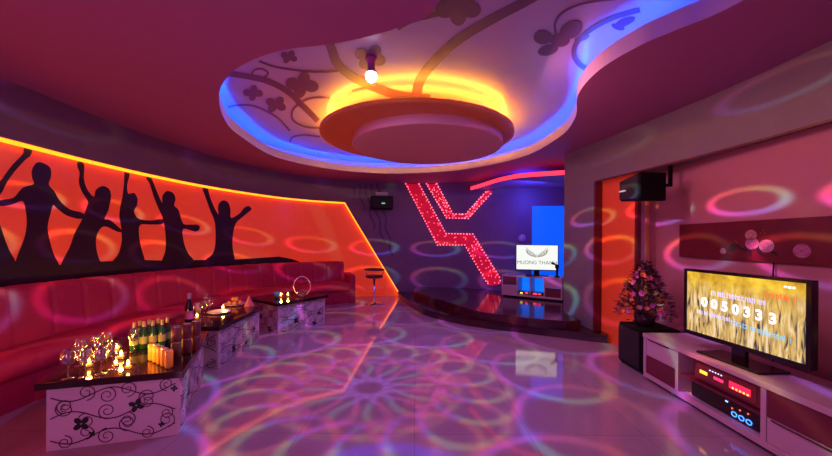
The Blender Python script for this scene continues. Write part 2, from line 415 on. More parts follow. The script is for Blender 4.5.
# side walls of the cove
H3 = offset(HOLE, .42); bm = B()
a = [bm.verts.new((*p, CZ+.002)) for p in H3]; b = [bm.verts.new((*p, UZ)) for p in H3]
for i in range(n): bm.faces.new((a[i], a[(i+1) % n], b[(i+1) % n], b[i]))
struct('ceiling_cove', bm, m_stretch)
# blue led line behind the lip: on the sides that glow in the room
H4 = offset(HOLE, .075)
bm = B(); seg = [Vector((*H4[i], CZ+.05)) for i in range(6*3, 6*22)]
tube(bm, seg, .012, 6)
o = obj('led_strip', bm, m_ledb); tag(o, 'blue light line hidden behind the lip of the wavy ceiling opening', 'light strip')

# vines painted on the upper ceiling
fz = lambda p: F(p.x, p.y, UZ-.003-.0001*bm_lift[0])
bm = B()
def vr(pts, w, taper=0): bm_lift[0] += 1; ribbon(bm, [p.to_2d() for p in cat([(x, y, 0) for x, y in pts], n=6)], w, fz, taper)
vr([(560,-40),(545,-12),(528,0),(496,17),(460,38.5),(437,59),(422,77),(417,92),(416,110)], 10)
vr([(318,20),(325,34),(331,47),(337,63),(353,77),(371,86),(398,95),(430,99)], 9)
vr([(259,61),(272,66),(287,69),(315,72),(338,71)], 2.2)
vr([(225,73),(245,76),(267,81),(287,91),(303,106),(318,121)], 6)
vr([(283,90),(270,83),(258,80),(252,75),(255,70),(262,69),(268,73),(264,78)], 2)
vr([(330,98),(312,98),(299,104),(292,112),(294,121),(306,127),(320,128)], 2)
vr([(228,107),(240,105),(254,106),(268,112),(279,119),(290,131)], 2)
vr([(290,142),(293,137),(305,135),(320,137)], 2)
vr([(352,91),(362,89),(372,86)], 2)
vr([(617,-1),(597,1),(578,5),(562,13),(555,24),(556,34)], 2.4)
vr([(640,10),(618,16),(600,24),(585,34),(576,44),(574,54),(578,63),(592,73)], 5)
vr([(397,28),(412,20),(428,16),(440,13)], 6)
def clover(c, r, a0=0.3, k=(0, 1, 2, 3)):
    for i in k:
        a = a0+i*2*PI/len(k)
        blob(bm, (c[0]+r*.62*math.cos(a), c[1]+r*.40*math.sin(a)), r*.50, r*.40, math.atan2(.65*math.sin(a), math.cos(a)), fz)
        c = (c[0]+0, c[1])
clover((302,85), 15, .2); clover((289,57), 8, .5); clover((253,93), 9, .1); clover((276,104.5), 10, .6); clover((370,57), 15, .5); clover((458,7), 21, .3, (0,1,2,3,4))
blob(bm, (571,30), 12, 8.5, -.5, fz); blob(bm, (543,37.5), 9.5, 7, 0, fz); blob(bm, (548,50), 10.5, 5.5, -.25, fz); blob(bm, (560,40), 10, 7, 0, fz); blob(bm, (582,38), 8, 3, -.3, fz)
blob(bm, (625,22), 11, 4, -.4, fz); blob(bm, (618,27), 7, 3, .3, fz)
for v in bm.verts: v.co.z += random.uniform(-.0006, .0006)*0
struct('vine_painting', bm, m_vine, up)

# round dropped disc
disc = thing('ceiling_disc', 'round two-tier orange dropped ceiling disc glowing yellow around its rim', 'ceiling disc', (0.0, 5.0, 2.68))
m_d1 = mat('orange_disc_paint', (.75, .24, .06), .45); m_d2 = mat('terracotta_disc_paint', (.72, .38, .34), .5)
obj('upper_tier', lathe(B(), [(0, .185), (1.345, .185), (1.36, .175), (1.36, .13), (1.345, .12), (1.30, .12), (0, .12)], n=96), m_d1, disc, True).modifiers.new('e', 'EDGE_SPLIT').split_angle = .6
obj('lower_tier', lathe(B(), [(0, .125), (1.055, .125), (1.067, .01), (1.055, 0), (0, 0)], (.15, 0, 0), n=96), m_d2, disc, True).modifiers.new('e', 'EDGE_SPLIT').split_angle = .6
obj('hanger', lathe(B(), [(0.6, .18), (0.6, .338)], n=64), m_stretch, disc, True)
bm = B(); tube(bm, [(1.22*math.cos(t), 1.22*math.sin(t), .215) for t in [2*PI*i/72 for i in range(72)]], .014, 6, True)
obj('rim_light', bm, m_ledy, disc)

# effect ball
ball = thing('disco_ball', 'small glowing white disco ball hanging from the painted upper ceiling', 'disco light', BALL)
obj('globe', lathe(B(), [(.055*math.sin(PI*i/10), -.055*math.cos(PI*i/10)) for i in range(11)], n=20), mat('ball_glow', (1, 1, 1), .3, emit=(1, .75, .95), es=7), ball, True)
obj('mount', lathe(B(), [(0, .178), (.05, .178), (.05, .15), (.035, .13), (.03, .05), (.05, .045), (.05, .03), (0, .03)], n=20), mat('pink_plastic', (.5, .08, .25), .3), ball, True)

# facade wall on the right: pillar + band over the niche
FA = [Vector((2.35, 5.48)), Vector((2.476, 4.80)), Vector((2.64, 3.9)), Vector((2.74, 3.3)), Vector((2.79, 2.7)), Vector((2.80, 2.0)), Vector((2.80, -1.5))]
SZ = 2.19
bm = B(); prism(bm, [FA[0], FA[1], (2.575, 4.80), (2.46, 5.50)], .115, SZ); struct('wall_right_pillar', bm, m_fac)
bm = B(); prism(bm, FA+[Vector((3.0, -1.5)), Vector((3.0, 4.6)), Vector((2.62, 4.85)), Vector((2.49, 5.50))], SZ, CZ); struct('wall_right_band', bm, m_fac)
# thin dark edge under the band, inner return
bm = B(); prism(bm, [(p.x-.004, p.y) for p in FA[1:]]+[(p.x+.03, p.y) for p in FA[:0:-1]], SZ-.018, SZ); struct('trim_1', bm, m_redwood)
m_opan = mat('orange_gloss_panel', (.80, .13, .035), .35, noise=.08, nscale=2, emit=(1, .05, .01), es=.12)  # no lamp here: faint glow put into the panel to brighten it
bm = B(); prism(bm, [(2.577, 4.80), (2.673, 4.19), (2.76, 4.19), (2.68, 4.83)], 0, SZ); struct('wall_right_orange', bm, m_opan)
bm = B(); prism(bm, [(2.470, 4.80), (2.565, 4.80), (2.577, 4.78), (2.48, 4.775)], .0, SZ-.02); struct('trim_2', bm, m_redwood)
bm = B(); box(bm, 2.655, 4.14, 0, 2.70, 4.19, SZ-.02); struct('trim_3', bm, m_redwood)
bm = B(); box(bm, 2.70, 4.16, 0, 2.78, 4.24, SZ); struct('wall_right_strip', bm, mat('lilac_strip', (.55, .35, .5), .4))
bm = B(); box(bm, 2.762, 4.14, 0, 2.80, 4.16, SZ-.02); struct('trim_4', bm, mat('amber_trim', (.6, .22, .1), .4))
bm = B(); box(bm, 2.78, 4.165, 0, 3.0, 4.24, SZ); struct('wall_right_return', bm, m_rwall)
bm = B(); box(bm, 2.9, -1.5, 0, 3.0, 4.165, SZ); struct('wall_right', bm, m_rwall)

# stage: two curved steps
lo = [(401,299.5),(411,307),(426,315.6),(448,321.5),(473,326.7),(514,332),(567,338.6),(607,343.5)]
lo = [F(x, y).to_2d() for x, y in lo]
upx = [(413,290.5),(420,293),(432,297),(445,301),(473,310),(500.6,314.5),(528,318),(566,321)]
upp = [F(x, y, .23).to_2d() for x, y in upx]
lo = [Vector((-.42, 8.22))]+lo
def closed_stage(P, tail): return [p.to_2d() for p in cat([(q.x, q.y, 0) for q in P], n=5)]+[Vector(t) for t in tail]
bm = B(); prism(bm, closed_stage(lo, [(2.577, 4.62), (2.577, 4.85), (3.4, 5.6), (3.4, 7.5), (2.3, 7.66), (1.6, 7.9), (.9, 8.17), (.1, 8.27)]), 0, .10)
st = thing('stage', 'dark glossy plum stage with two curved steps below the small screen', 'stage', (1.5, 6.5, 0))
o = obj('lower_step', bm, m_stage); rel(o, st)
lo2 = [p for p in lo[:-1]] + [lo[-1]+Vector((.01, .0))]
def grow(P, d):
    r = []
    for i, p in enumerate(P):
        t = (P[min(i+1, len(P)-1)]-P[max(i-1, 0)]).normalized(); r.append(p+Vector((-t.y, t.x))*-d)
    return r
bm = B(); prism(bm, closed_stage(grow(lo, .025), [(2.577, 4.60), (2.577, 4.85), (3.4, 5.6), (3.4, 7.5), (2.3, 7.66), (1.6, 7.9), (.9, 8.17), (.1, 8.27)]), .095, .115)
rel(obj('lower_tread', bm, mat('dark_nosing', (.03, .006, .014), .1)), st)
bm = B(); prism(bm, closed_stage([Vector((.0, 8.2))]+upp, [(2.34, 4.89), (2.33, 5.50), (2.45, 5.58), (3.4, 5.62), (3.4, 7.5), (2.3, 7.66), (1.6, 7.9), (.9, 8.17), (.1, 8.25)]), .115, .23)
rel(obj('upper_step', bm, m_stage), st)

# stage ceiling with red light edge
sc = cat([(1.25, 8.12, 0), (1.42, 7.62, 0), (1.62, 6.95, 0), (1.80, 6.60, 0), (1.98, 6.40, 0), (2.6, 6.1, 0), (3.4, 5.9, 0)], n=6)
sc = [p.to_2d() for p in sc]
bm = B(); prism(bm, sc+[Vector((3.4, 7.58)), Vector((2.3, 7.7)), Vector((1.6, 7.93))], 2.52, 2.56)
struct('ceiling_stage', bm, mat('violet_ceiling_paint', (.42, .28, .55), .5))
bm = B()
g2 = grow(sc, .012)
vs = [[bm.verts.new((p.x, p.y, z)) for p in q] for q, z in ((g2, 2.525), (g2, 2.60), (grow(sc, -.02), 2.60), (grow(sc, -.02), 2.525))]
for k in range(4):
    for i in range(len(sc)-1): bm.faces.new((vs[k][i], vs[k][i+1], vs[(k+1) % 4][i+1], vs[(k+1) % 4][i]))
o = obj('led_strip', bm, m_ledr); tag(o, 'red light band curving along the edge of the stage ceiling', 'light strip')

# doorway niche behind the small screen: flat panel, its blue light put in as glow
nx = 2.60
sN = hit(532, 230, .07)[0]
bm = B(); wall_poly(bm, [(sN, .23), (s_end, .23), (s_end, 2.12), (sN, 2.12)], .0705, .076)
m_bluep = mat('blue_glow_panel', (.01, .15, .8), .4, emit=(.0, .12, 1), es=.75)
struct('wall_back_blue_panel', bm, m_bluep)
bm = B(); wall_poly(bm, [(hit(518, 230)[0], .23), (hit(520, 230)[0], .23), (hit(520, 230)[0], 2.5), (hit(518, 230)[0], 2.5)], .0705, .08); struct('trim_5', bm, m_bwall)

# red light zigzags on the back wall
def zig(polys, label, edges):
    t = thing('lightning_light', label, 'wall light', WP(*hit(*polys[0], .07), .07))
    q = px_wall(polys); bm = B(); wall_poly(bm, q, .0705, .082); rel(obj('panel', bm, m_zig), t)
    bm = B(); rnd = random.Random(3)
    for e in edges:
        P = px_wall(e)
        for a, b in zip(P, P[1:]):
            a, b = Vector(a), Vector(b); nn = max(2, int((b-a).length/.07))
            for i in range(nn):
                c = a.lerp(b, i/nn); w = WP(c.x, c.y, .088)
                bmesh.ops.create_icosphere(bm, subdivisions=1, radius=.013, matrix=Matrix.Translation(w))
    bb = [min(p[0] for p in q), max(p[0] for p in q), min(p[1] for p in q), max(p[1] for p in q)]
    def inside(x, y):
        r = False
        for i in range(len(q)):
            (x1, y1), (x2, y2) = q[i], q[i-1]
            if (y1 > y) != (y2 > y) and x < (x2-x1)*(y-y1)/(y2-y1)+x1: r = not r
        return r
    for i in range(420):
        x, y = rnd.uniform(bb[0], bb[1]), rnd.uniform(bb[2], bb[3])
        if inside(x, y): bmesh.ops.create_icosphere(bm, subdivisions=1, radius=.009, matrix=Matrix.Translation(WP(x, y, .086)))
    o = obj('lamp_dots', bm, m_dot); o['kind'] = 'stuff'; rel(o, t)
zA_l = [(405.7,184),(437.5,245),(465,245),(486,281),(490,286)]
zA_r = [(419,184),(446,233.5),(473,234),(499.5,277),(501,284)]
zig(zA_l+zA_r[::-1], 'wide red dotted zigzag light strip running from ceiling to stage on the back wall', [zA_l, zA_r])
zB_l = [(426.5,184),(446.5,218),(468.5,218.5),(493,191.5)]
zB_r = [(437,184),(453,214),(466,214),(488,189.5)]
zig(zB_l+zB_r[::-1], 'short red dotted hooked light strip high on the back wall', [zB_l, zB_r])
# wavy dark print beside the wall speaker
bm = B()
for k in range(5):
    x0 = 352+k*6.5
    ribbon(bm, [Vector((x0+k*2.0*0+1.3*math.sin(t*.3+k)+t*.2, 184+t*1.0)) for t in range(0, min(75, int(k*16+14)), 3)], 2.0, lambda p: WP(*hit(p.x, p.y, .0715), .0715))
struct('wall_print', bm, mat('dark_print', (.085, .045, .11), .4), wb)

# ------------------------------------------------------------------ SOFA
s0 = 1.2; s1 = hit(340, 235, 0)[0]+.05
def depth(s): return .56+.26*max(0, min(1, (s-3.6)/3.2))
def height(s): return .935-.075*max(0, min(1, (s-2.5)/5))
def sweep(bm, a, b, step, prof):
    n_ = int((b-a)/step); prev = None; first = None
    for i in range(n_+1):
        s = a+(b-a)*i/n_; r = [bm.verts.new(WP(s, z, o)) for o, z in prof(s, (s-a), (b-s))]
        if prev:
            for k in range(len(r)): bm.faces.new((prev[k], prev[(k+1) % len(r)], r[(k+1) % len(r)], r[k]))
        else: first = r
        prev = r
    bm.faces.new(first[::-1]); bm.faces.new(prev)
def seam(s, p): 
    d = abs((s/p) % 1-.5); d = (.5-d)*p
    return math.exp(-(d/.018)**2)
sofa = thing('curved_sofa', 'long curved crimson leather banquette with channelled back along the mural wall', 'sofa', WP(4, 0, .3))
def backp(s, d0, d1):
    k = seam(s, .34)*.022; e = .03*math.exp(-d1/.05)
    h = height(s)-k*.5; b = .085
    return [(b, .30), (b, h-.05), (b+.03, h-.01), (b+.075, h-e), (b+.115-k, h-.025-e), (b+.135-k, h-.07), (b+.15-k, h-.2), (b+.165-k, h-.32), (b+.175-k, .44), (b+.17, .36), (b+.1, .30)]
def seatp(s, d0, d1):
    k = seam(s+.1, .68)*.016; D = depth(s)
    return [(.1, .24), (.1, .42-k), (.3, .43-k), (D-.10, .43-k), (D-.03, .415-k), (D-k*.8, .375), (D+.004-k*.8, .30), (D-.012, .245)]
def basep(s, d0, d1):
    D = depth(s); k = seam(s+.1, .68)*.008
    return [(.1, 0), (.1, .25), (D-.02-k, .25), (D-.035-k, .0)]
for nm, f in (('backrest', backp), ('seat', seatp), ('base', basep)):
    bm = B(); sweep(bm, s0, s1, .02, f); rel(obj(nm, bm, m_sofa, None, nm != 'base'), sofa)
bm = B()
sweep(bm, s1+.002, s1+.17, .03, lambda s, a, b: [(.085, 0), (.085, .56), (.12, .60), (depth(s)-.06, .60), (depth(s)-.01, .56), (depth(s), .0)])
rel(obj('armrest', bm, m_sofa, None, False, .025), sofa)

# ------------------------------------------------------------------ TABLES
def face_fn(a, b, z0, nrm, off=.002):
    d = (b-a); Lh = d.length; d = d/Lh
    return lambda p: Vector((a.x+d.x*p.x+nrm.x*off, a.y+d.y*p.x+nrm.y*off, z0+p.y))
def spiral(bm, cx, cy, r, a0, turns, sg, w, fn):
    pts = []
    for i in range(int(26*turns)+1):
        t = i/(26*turns); rr = r*(1-.82*t); a = a0+sg*2*PI*turns*t
        pts.append(Vector((cx+rr*math.cos(a), cy+rr*math.sin(a))))
    ribbon(bm, pts, w, fn, .3)
def flower(bm, cx, cy, r, fn, rot=0):
    for k in range(4): 
        a = rot+k*PI/2; blob(bm, (cx+r*.6*math.cos(a), cy+r*.6*math.sin(a)), r*.52, r*.38, a, fn, 12)
def scrolls(bm, Lh, H, fn, rows=3, seed=0, w=.006):
    rd = random.Random(seed)
    for j in range(rows):
        y0 = H*(j+.5)/rows; sg = 1 if j % 2 else -1
        pts = [Vector((Lh*(.03+.94*t/24), y0+sg*H*.085*math.sin(t/24*PI*3.2))) for t in range(25)]
        ribbon(bm, pts, w, fn)
        nsp = max(4, int(Lh/.12))
        for i in range(nsp):
            t = (i+.6)/nsp; up_ = 1 if (i+j) % 2 else -1; r = H*.12*rd.uniform(.85, 1.15)
            x = Lh*(.04+.92*t); y = min(H-r*1.05, max(r*1.05, y0+sg*H*.085*math.sin(t*PI*3.2)+up_*r*.95))
            spiral(bm, x, y, r, -up_*PI/2, 1.6, rd.choice((-1, 1)), w*.9, fn)
def table(quad, label, flowers1, flowers2, seed):
    q = [Vector(p) for p in quad]; c = sum(q, Vector((0, 0)))/4
    t = thing('low_table', label, 'table', (c.x, c.y, 0), 0, None)
    qq = [p-c for p in q]; ins = [p*(1-.045/p.length*1.3) for p in qq]
    obj('table_top', prism(B(), qq, .405, .45), m_tabtop, t, bevel=.004)
    body = obj('body', prism(B(), ins, 0, .405), m_tabside, t, bevel=.003)
    FL, FR, BR, BL = ins
    for k, (a, b, fl) in enumerate(((FL, FR, flowers1), (FR, BR, flowers2))):
        d = (b-a).normalized(); nrm = Vector((d.y, -d.x)); fn = face_fn(a, b, 0, nrm); fn2 = face_fn(a, b, 0, nrm, .0035)
        bm = B(); scrolls(bm, (b-a).length, .405, fn, 3 if k == 0 else 4, seed+k, 
            .0075 if k == 0 else .007)
        obj('scroll_print', bm, m_scroll, body)
        for x, y, r in fl:
            bm = B(); flower(bm, x*(b-a).length, y*.405, r, fn2, .5+x); obj('flower_print', bm, mat('black_print', (.006, .004, .008), .5), body)
        bm = B(); ww = (b-a).length
        if k == 1:
            ribbon(bm, [Vector((ww*.52, 0.01)), Vector((ww*.52, .40))], .006, fn2); obj('panel_joint', bm, mat('joint_grey', (.25, .2, .22), .5), body)
    return t
table([(-2.33, 2.11), (-1.567, 2.335), (-2.0, 3.34), (-2.76, 3.10)], 'low scroll-print table with green bottles and stacked cans, nearest the camera',
      [(.25, .38, .045), (.66, .58, .042), (.33, .2, .018), (.86, .22, .018), (.96, .8, .02)], [(.3, .4, .03), (.7, .3, .03)], 1)
table([(-2.72, 3.44), (-2.0, 3.52), (-2.03, 4.60), (-2.76, 4.52)], 'low scroll-print table with a wine bottle and fruit plate, middle of the row',
      [(.35, .4, .03)], [(.32, .28, .045), (.62, .22, .03), (.85, .5, .03)], 4)
table([(-2.58, 5.27), (-1.93, 4.81), (-1.41, 5.6), (-2.06, 6.06)], 'low scroll-print table with a hoop-handled glass basket, farthest from the camera',
      [(.7, .12, .04), (.4, .5, .03)], [(.35, .35, .045), (.75, .1, .04), (.85, .45, .035)], 8)

TZ = .451
def at(px, py): 
    p = F(px, py, TZ); return (p.x, p.y, TZ)
# wine glasses
def wine_glass():
    t = thing('wine_glass', 'x', 'wine glass')
    obj('bowl', lathe(B(), [(.004, .085), (.02, .09), (.034, .11), (.038, .135), (.034, .165), (.030, .185), (.0285, .185), (.032, .165), (.036, .135), (.032, .112), (.018, .093), (0, .089)], n=18), m_glass, t, True)
    obj('stem', lathe(B(), [(.0, .002), (.033, .002), (.033, .004), (.006, .008), (.004, .012), (.004, .0855), (0, .0855)], n=14), m_glass, t, True)
    return t
wg = wine_glass(); first = True
G1 = 'wine glasses on the nearest table'
for px, py, lb in ((68, 379, 'empty wine glass at the sofa-side front corner of the nearest table'), (85, 377, 'empty wine glass in front of the small candle, second along the nearest table edge'),
                   (101, 374, 'empty wine glass, third along the nearest table edge'), (113, 369, 'empty wine glass between the two brightest candles'), (80, 366, 'wine glass set back behind the corner glass on the nearest table'),
                   (96, 361, 'wine glass set back beside the small candle'), (106, 357, 'wine glass just in front of the candle pair'), (134, 352, 'tall wine glass beside the green bottles')):
    o = wg if first else dup(wg); first = False
    o.location = at(px, py); o['label'] = lb; o['group'] = G1
G2 = 'wine glasses on the middle table'
for px, py, lb in ((203, 317, 'wine glass next to the dark wine bottle'), (209, 313, 'wine glass between the bottle and the white plate'), (206, 308, 'wine glass behind the others on the middle table')):
    o = dup(wg, at(px, py), label=lb); o['group'] = G2
# tea lights
def tea():
    t = thing('tea_light', 'x', 'candle')
    obj('holder', lathe(B(), [(0, .001), (.026, .001), (.032, .05), (.030, .05), (.024, .006), (0, .006)], n=16), m_glass, t, True)
    obj('wax', lathe(B(), [(0, .007), (.019, .007), (.019, .022), (0, .022)], n=12), m_wax, t)
    obj('flame', lathe(B(), [(0, .024), (.007, .03), (.010, .038), (.006, .052), (0, .064)], n=10), m_flame, t, True)
    return t
tl = tea(); first = True
for px, py, e, lb in ((89, 367, 1.2, 'lit tea light among the wine glasses near the table corner'), (117, 352, 1.6, 'lit tea light behind the row of wine glasses'), (121, 359, 1.0, 'lit tea light close to the green bottles, inner of a pair'),
                   (128, 369, 1.6, 'lit tea light at the open front edge of the nearest table'), (197, 319, 1.4, 'lit tea light at the foot of the dark wine bottle'), (223, 310, 1.2, 'lit tea light beside the white plate'),
                   (288, 296.5, 2.6, 'bright lit tea light on the farthest table'), (281, 297, 1.2, 'dimmer lit tea light on the farthest table beside the blue glass')):
    o = tl if first else dup(tl); first = False
    o.location = at(px, py); o['label'] = lb; o['group'] = 'tea lights on the tables'
    p = at(px, py); L('POINT', 'candle_light', (p[0], p[1], TZ+.075), e*1.7, (1, .34, .05), .015)
# bottles
m_green = mat('green_bottle_glass', (.02, .12, .03), .1, spec=.8); m_lab = mat('pale_green_label', (.45, .55, .15), .5); m_cap = mat('gold_foil', (.6, .55, .2), .3, metal=.6)
def bottle(h, r, m1, mcap, ml, nm, ca):
    t = thing(nm, 'x', ca)
    obj('glass_body', lathe(B(), [(0, .001), (r*.9, .001), (r, .006), (r, h*.55), (r*.85, h*.64), (r*.42, h*.78), (r*.38, h*.97), (0, h*.97)], n=16), m1, t, True)
    obj('cap', lathe(B(), [(r*.45, h*.82), (r*.45, h), (0, h)], n=12), mcap, t)
    obj('paper_label', lathe(B(), [(r*1.02, h*.2), (r*1.02, h*.46)], n=16), ml, t, True)
    return t
gb = bottle(.22, .028, m_green, m_cap, m_lab, 'beer_bottle', 'bottle'); first = True
k = 0
a, b = Vector(at(134, 350)), Vector(at(162, 346)); bk = Vector((-.28, .95, 0)).normalized()
names = ['candle end of the front row', 'second from the candles in the front row', 'fourth from the candles in the front row', 'can end of the front row']
for row in range(2):
    for i in range(4):
        p = a.lerp(b, i/3)+bk*row*.075+Vector((.01*row, 0, 0))
        o = gb if first else dup(gb); first = False
        o.location = p; o['group'] = 'green bottles on the nearest table'
        o['label'] = 'green beer bottle, ' + (['candle end', 'second from the candles', 'second from the red cans', 'red can end'][i]) + (' of the front row' if row == 0 else ' of the back row')
wb_ = bottle(.33, .038, mat('dark_bottle_glass', (.01, .006, .01), .08, spec=.8), mat('pale_foil', (.5, .3, .4), .3), mat('pink_label', (.5, .15, .2), .5), 'wine_bottle', 'bottle')
wb_.location = at(189, 325); wb_['label'] = 'dark wine bottle standing on the middle table'
# cans
def can(nm, m1, r=.03, h=.115):
    t = thing(nm, 'x', 'can')
    obj('can_body', lathe(B(), [(0, .001), (r*.8, .001), (r, .01), (r, h-.01), (r*.86, h), (0, h-.004)], n=18), m1, t, True)
    obj('lid', lathe(B(), [(r*.86, h-.002), (r*.86, h+.002), (r*.8, h+.002), (r*.78, h-.002), (0, h-.002)], n=18), m_chrome, t)
    return t
m_yc = mat('amber_can_paint', (.9, .48, .04), .3); m_rc = mat('maroon_can_paint', (.17, .03, .04), .35)
yc = can('drink_can', m_yc, .024, .125); first = True
a, b = Vector(at(152, 360)), Vector(at(169, 368))
for i in range(5):
    o = yc if first else dup(yc); first = False
    o.location = a.lerp(b, i/4); o['group'] = 'amber cans on the nearest table'
    o['label'] = 'slim amber drink can, ' + ['far end of the row by the green bottles', 'second from the green bottles', 'middle of its row of five', 'second from the open table edge', 'end of the row at the open table edge'][i]
rc = can('soda_can', m_rc, .033, .115); first = True
a, b = Vector(at(176, 357)), Vector(at(196, 350))
for lay in range(2):
    for i in range(3):
        o = rc if first else dup(rc); first = False
        o.location = a.lerp(b, i/2)+Vector((0, 0, lay*.1172)); o['group'] = 'maroon cans stacked on the nearest table'
        o['label'] = ['maroon soda can in the bottom layer', 'maroon soda can in the top layer'][lay]+[', nearest the amber cans', ', middle of three', ', nearest the middle table'][i]
# tray bits on middle table
pl = obj('serving_plate', lathe(B(), [(0, .004), (.06, .002), (.11, .014), (.125, .022), (.127, .019), (.11, .008), (.06, 0), (0, 0)], n=32), mat('white_china', (.8, .7, .68), .2), None, True)
pl.location = at(219, 313); tag(pl, 'white oval serving plate at the front of the middle table', 'plate')
pl2 = obj('fruit_plate', lathe(B(), [(0, .004), (.06, .002), (.11, .014), (.135, .022), (.137, .019), (.11, .008), (.06, 0), (0, 0)], n=32), MATS['white_china'], None, True)
pl2.location = at(234, 305); tag(pl2, 'white plate under the pile of yellow fruit', 'plate')
c = Vector(at(234, 305)); m_fr = mat('yellow_fruit', (.85, .45, .06), .4)
fr = None
for i, (dx, dy, dz) in enumerate(((-.05,-.03,.03),(.03,-.04,.03),(-.01,.04,.03),(.06,.03,.03),(-.01,0,.075),(.035,.0,.08))):
    if fr is None: fr = obj('orange_fruit', lathe(B(), [(.028*math.sin(PI*i/8), -.026*math.cos(PI*i/8)) for i in range(9)], n=14), m_fr, None, True); o = fr
    else: o = fr.copy(); COL.objects.link(o)
    o.location = c+Vector((dx, dy, dz+.003))
    tag(o, 'small yellow fruit on the plate, ' + ['front of the pile toward the sofa', 'front of the pile toward the room', 'back of the pile toward the sofa', 'back of the pile toward the room', 'upper one toward the sofa', 'topmost one toward the room'][i], 'fruit', 'fruit on the middle table')
np_ = obj('folded_napkin', lathe(B(), [(.065, 0), (.05, .04), (.022, .10), (.004, .14), (0, .14)], n=8), mat('salmon_cloth', (.8, .25, .2), .8), None, True)
np_.location = at(249, 306); tag(np_, 'salmon napkin folded into a cone beside the fruit plate', 'napkin')
tm = obj('tumbler', lathe(B(), [(0, .001), (.028, .001), (.033, .12), (.031, .12), (.026, .008), (0, .008)], n=18), mat('frosted_glass', (.9, .75, .8), .4, trans=.5), None, True)
tm.location = at(198, 313); tag(tm, 'frosted white tumbler beside the dark wine bottle', 'glass')
bg = obj('blue_glass', lathe(B(), [(0, .001), (.035, .001), (.05, .10), (.047, .10), (.033, .008), (0, .008)], n=18), mat('blue_glassware', (.25, .3, .9), .15, trans=.5), None, True)
bg.location = at(277, 298); tag(bg, 'blue tumbler on the farthest table', 'glass')
bk_ = thing('glass_basket', 'clear glass basket with a tall hoop handle on the farthest table', 'basket', at(302, 296))
obj('bowl', lathe(B(), [(0, .002), (.06, .004), (.09, .05), (.10, .08), (.097, .08), (.086, .05), (.056, .01), (0, .008)], n=24), m_glass, bk_, True)
bm = B(); tube(bm, [(.135*math.cos(t)*.98, 0, .157+.15*math.sin(t)) for t in [2*PI*i/36 for i in range(36)]], .006, 6, True)
obj('hoop_handle', bm, mat('pale_wire', (.8, .5, .6), .3), bk_, True)

# ------------------------------------------------------------------ STOOL
sp_ = F(374, 304)
stool = thing('bar_stool', 'chrome bar stool with a ring backrest standing before the orange wall', 'stool', (sp_.x, sp_.y, 0))
obj('base', lathe(B(), [(0, 0), (.20, 0), (.20, .008), (.06, .03), (.03, .05), (0, .05)], n=32), m_chrome, stool, True)
obj('pole', lathe(B(), [(.022, .04), (.022, .55), (.012, .55)], n=14), m_chrome, stool, True)
obj('seat', lathe(B(), [(0, .54), (.16, .55), (.185, .575), (.18, .60), (.12, .615), (0, .615)], n=32), mat('dark_red_vinyl', (.10, .01, .015), .35), stool, True)
bm = B(); tube(bm, [(.20*math.cos(t), .16*math.sin(t)+.03, .72) for t in [2*PI*i/32 for i in range(32)]], .018, 8, True); obj('backrest_ring', bm, MATS['dark_red_vinyl'], stool, True)
for sx in (-1, 1):
    bm = B(); tube(bm, [(sx*.15, .06, .59), (sx*.185, .08, .65), (sx*.19, .08, .715)], .009, 6); obj('backrest_support', bm, m_chrome, stool, True)

# ------------------------------------------------------------------ WALL SPEAKERS
def ws_(px, py): return WP(*hit(px, py, .07), .07)
p = ws_(381, 203)
sN_ = hit(381, 203, .07)[0]; nrm = Nn(sN_)
sb = thing('wall_speaker', 'small black box speaker with green light on the back wall by the mural', 'speaker', (p.x+nrm.x*.02, p.y+nrm.y*.02, p.z-.17), math.atan2(-nrm.x, nrm.y)+PI)
obj('cabinet', box(B(), -.25, -.30, 0, .25, -.06, .30), m_mblack, sb, bevel=.012)
obj('grille', box(B(), -.225, -.315, .03, .225, -.301, .27), mat('speaker_cloth', (.02, .018, .022), .8), sb)
obj('power_light', box(B(), -.01, -.322, .12, .07, -.316, .14), mat('green_light', (.1, 1, .3), .5, emit=(.1, 1, .3), es=1), sb)
obj('bracket', box(B(), -.14, -.22, .302, .14, .01, .40), mat('pale_bracket', (.5, .3, .42), .5), sb, bevel=.02)

hs = thing('hanging_speaker', 'large black loudspeaker hung under the wall band above the flowers', 'speaker', (2.31, 3.56, 1.78))
bm = B(); vs = []
bpts = [(.0, 0), (.30, .04), (.30, .38), (.03, .40)]
prism(bm, bpts, .0, .295); 
for v in bm.verts:
    if v.co.y > .3 : v.co.z = .03 if v.co.z < .1 else .262
obj('cabinet', bm, m_mblack, hs, bevel=.012)
bm = B(); prism(bm, [(-.018, .02), (-.002, .015), (.024, .385), (.008, .38)], .02, .275)
for v in bm.verts:
    if v.co.y > .3: v.co.z = .045 if v.co.z < .1 else .245
gr_ = obj('grille', bm, MATS['speaker_cloth'], hs)
obj('logo_bar', box(B(), -.020, .24, .125, .0, .34, .14), mat('silver_badge', (.8, .8, .8), .3, emit=(.6, .6, .6), es=.4), hs)
bm = B(); box(bm, .30, .12, .12, .312, .26, .26); box(bm, .312, .17, .17, .46, .20, .20); box(bm, .43, .17, .20, .46, .20, .395); obj('bracket', bm, m_mblack, hs)

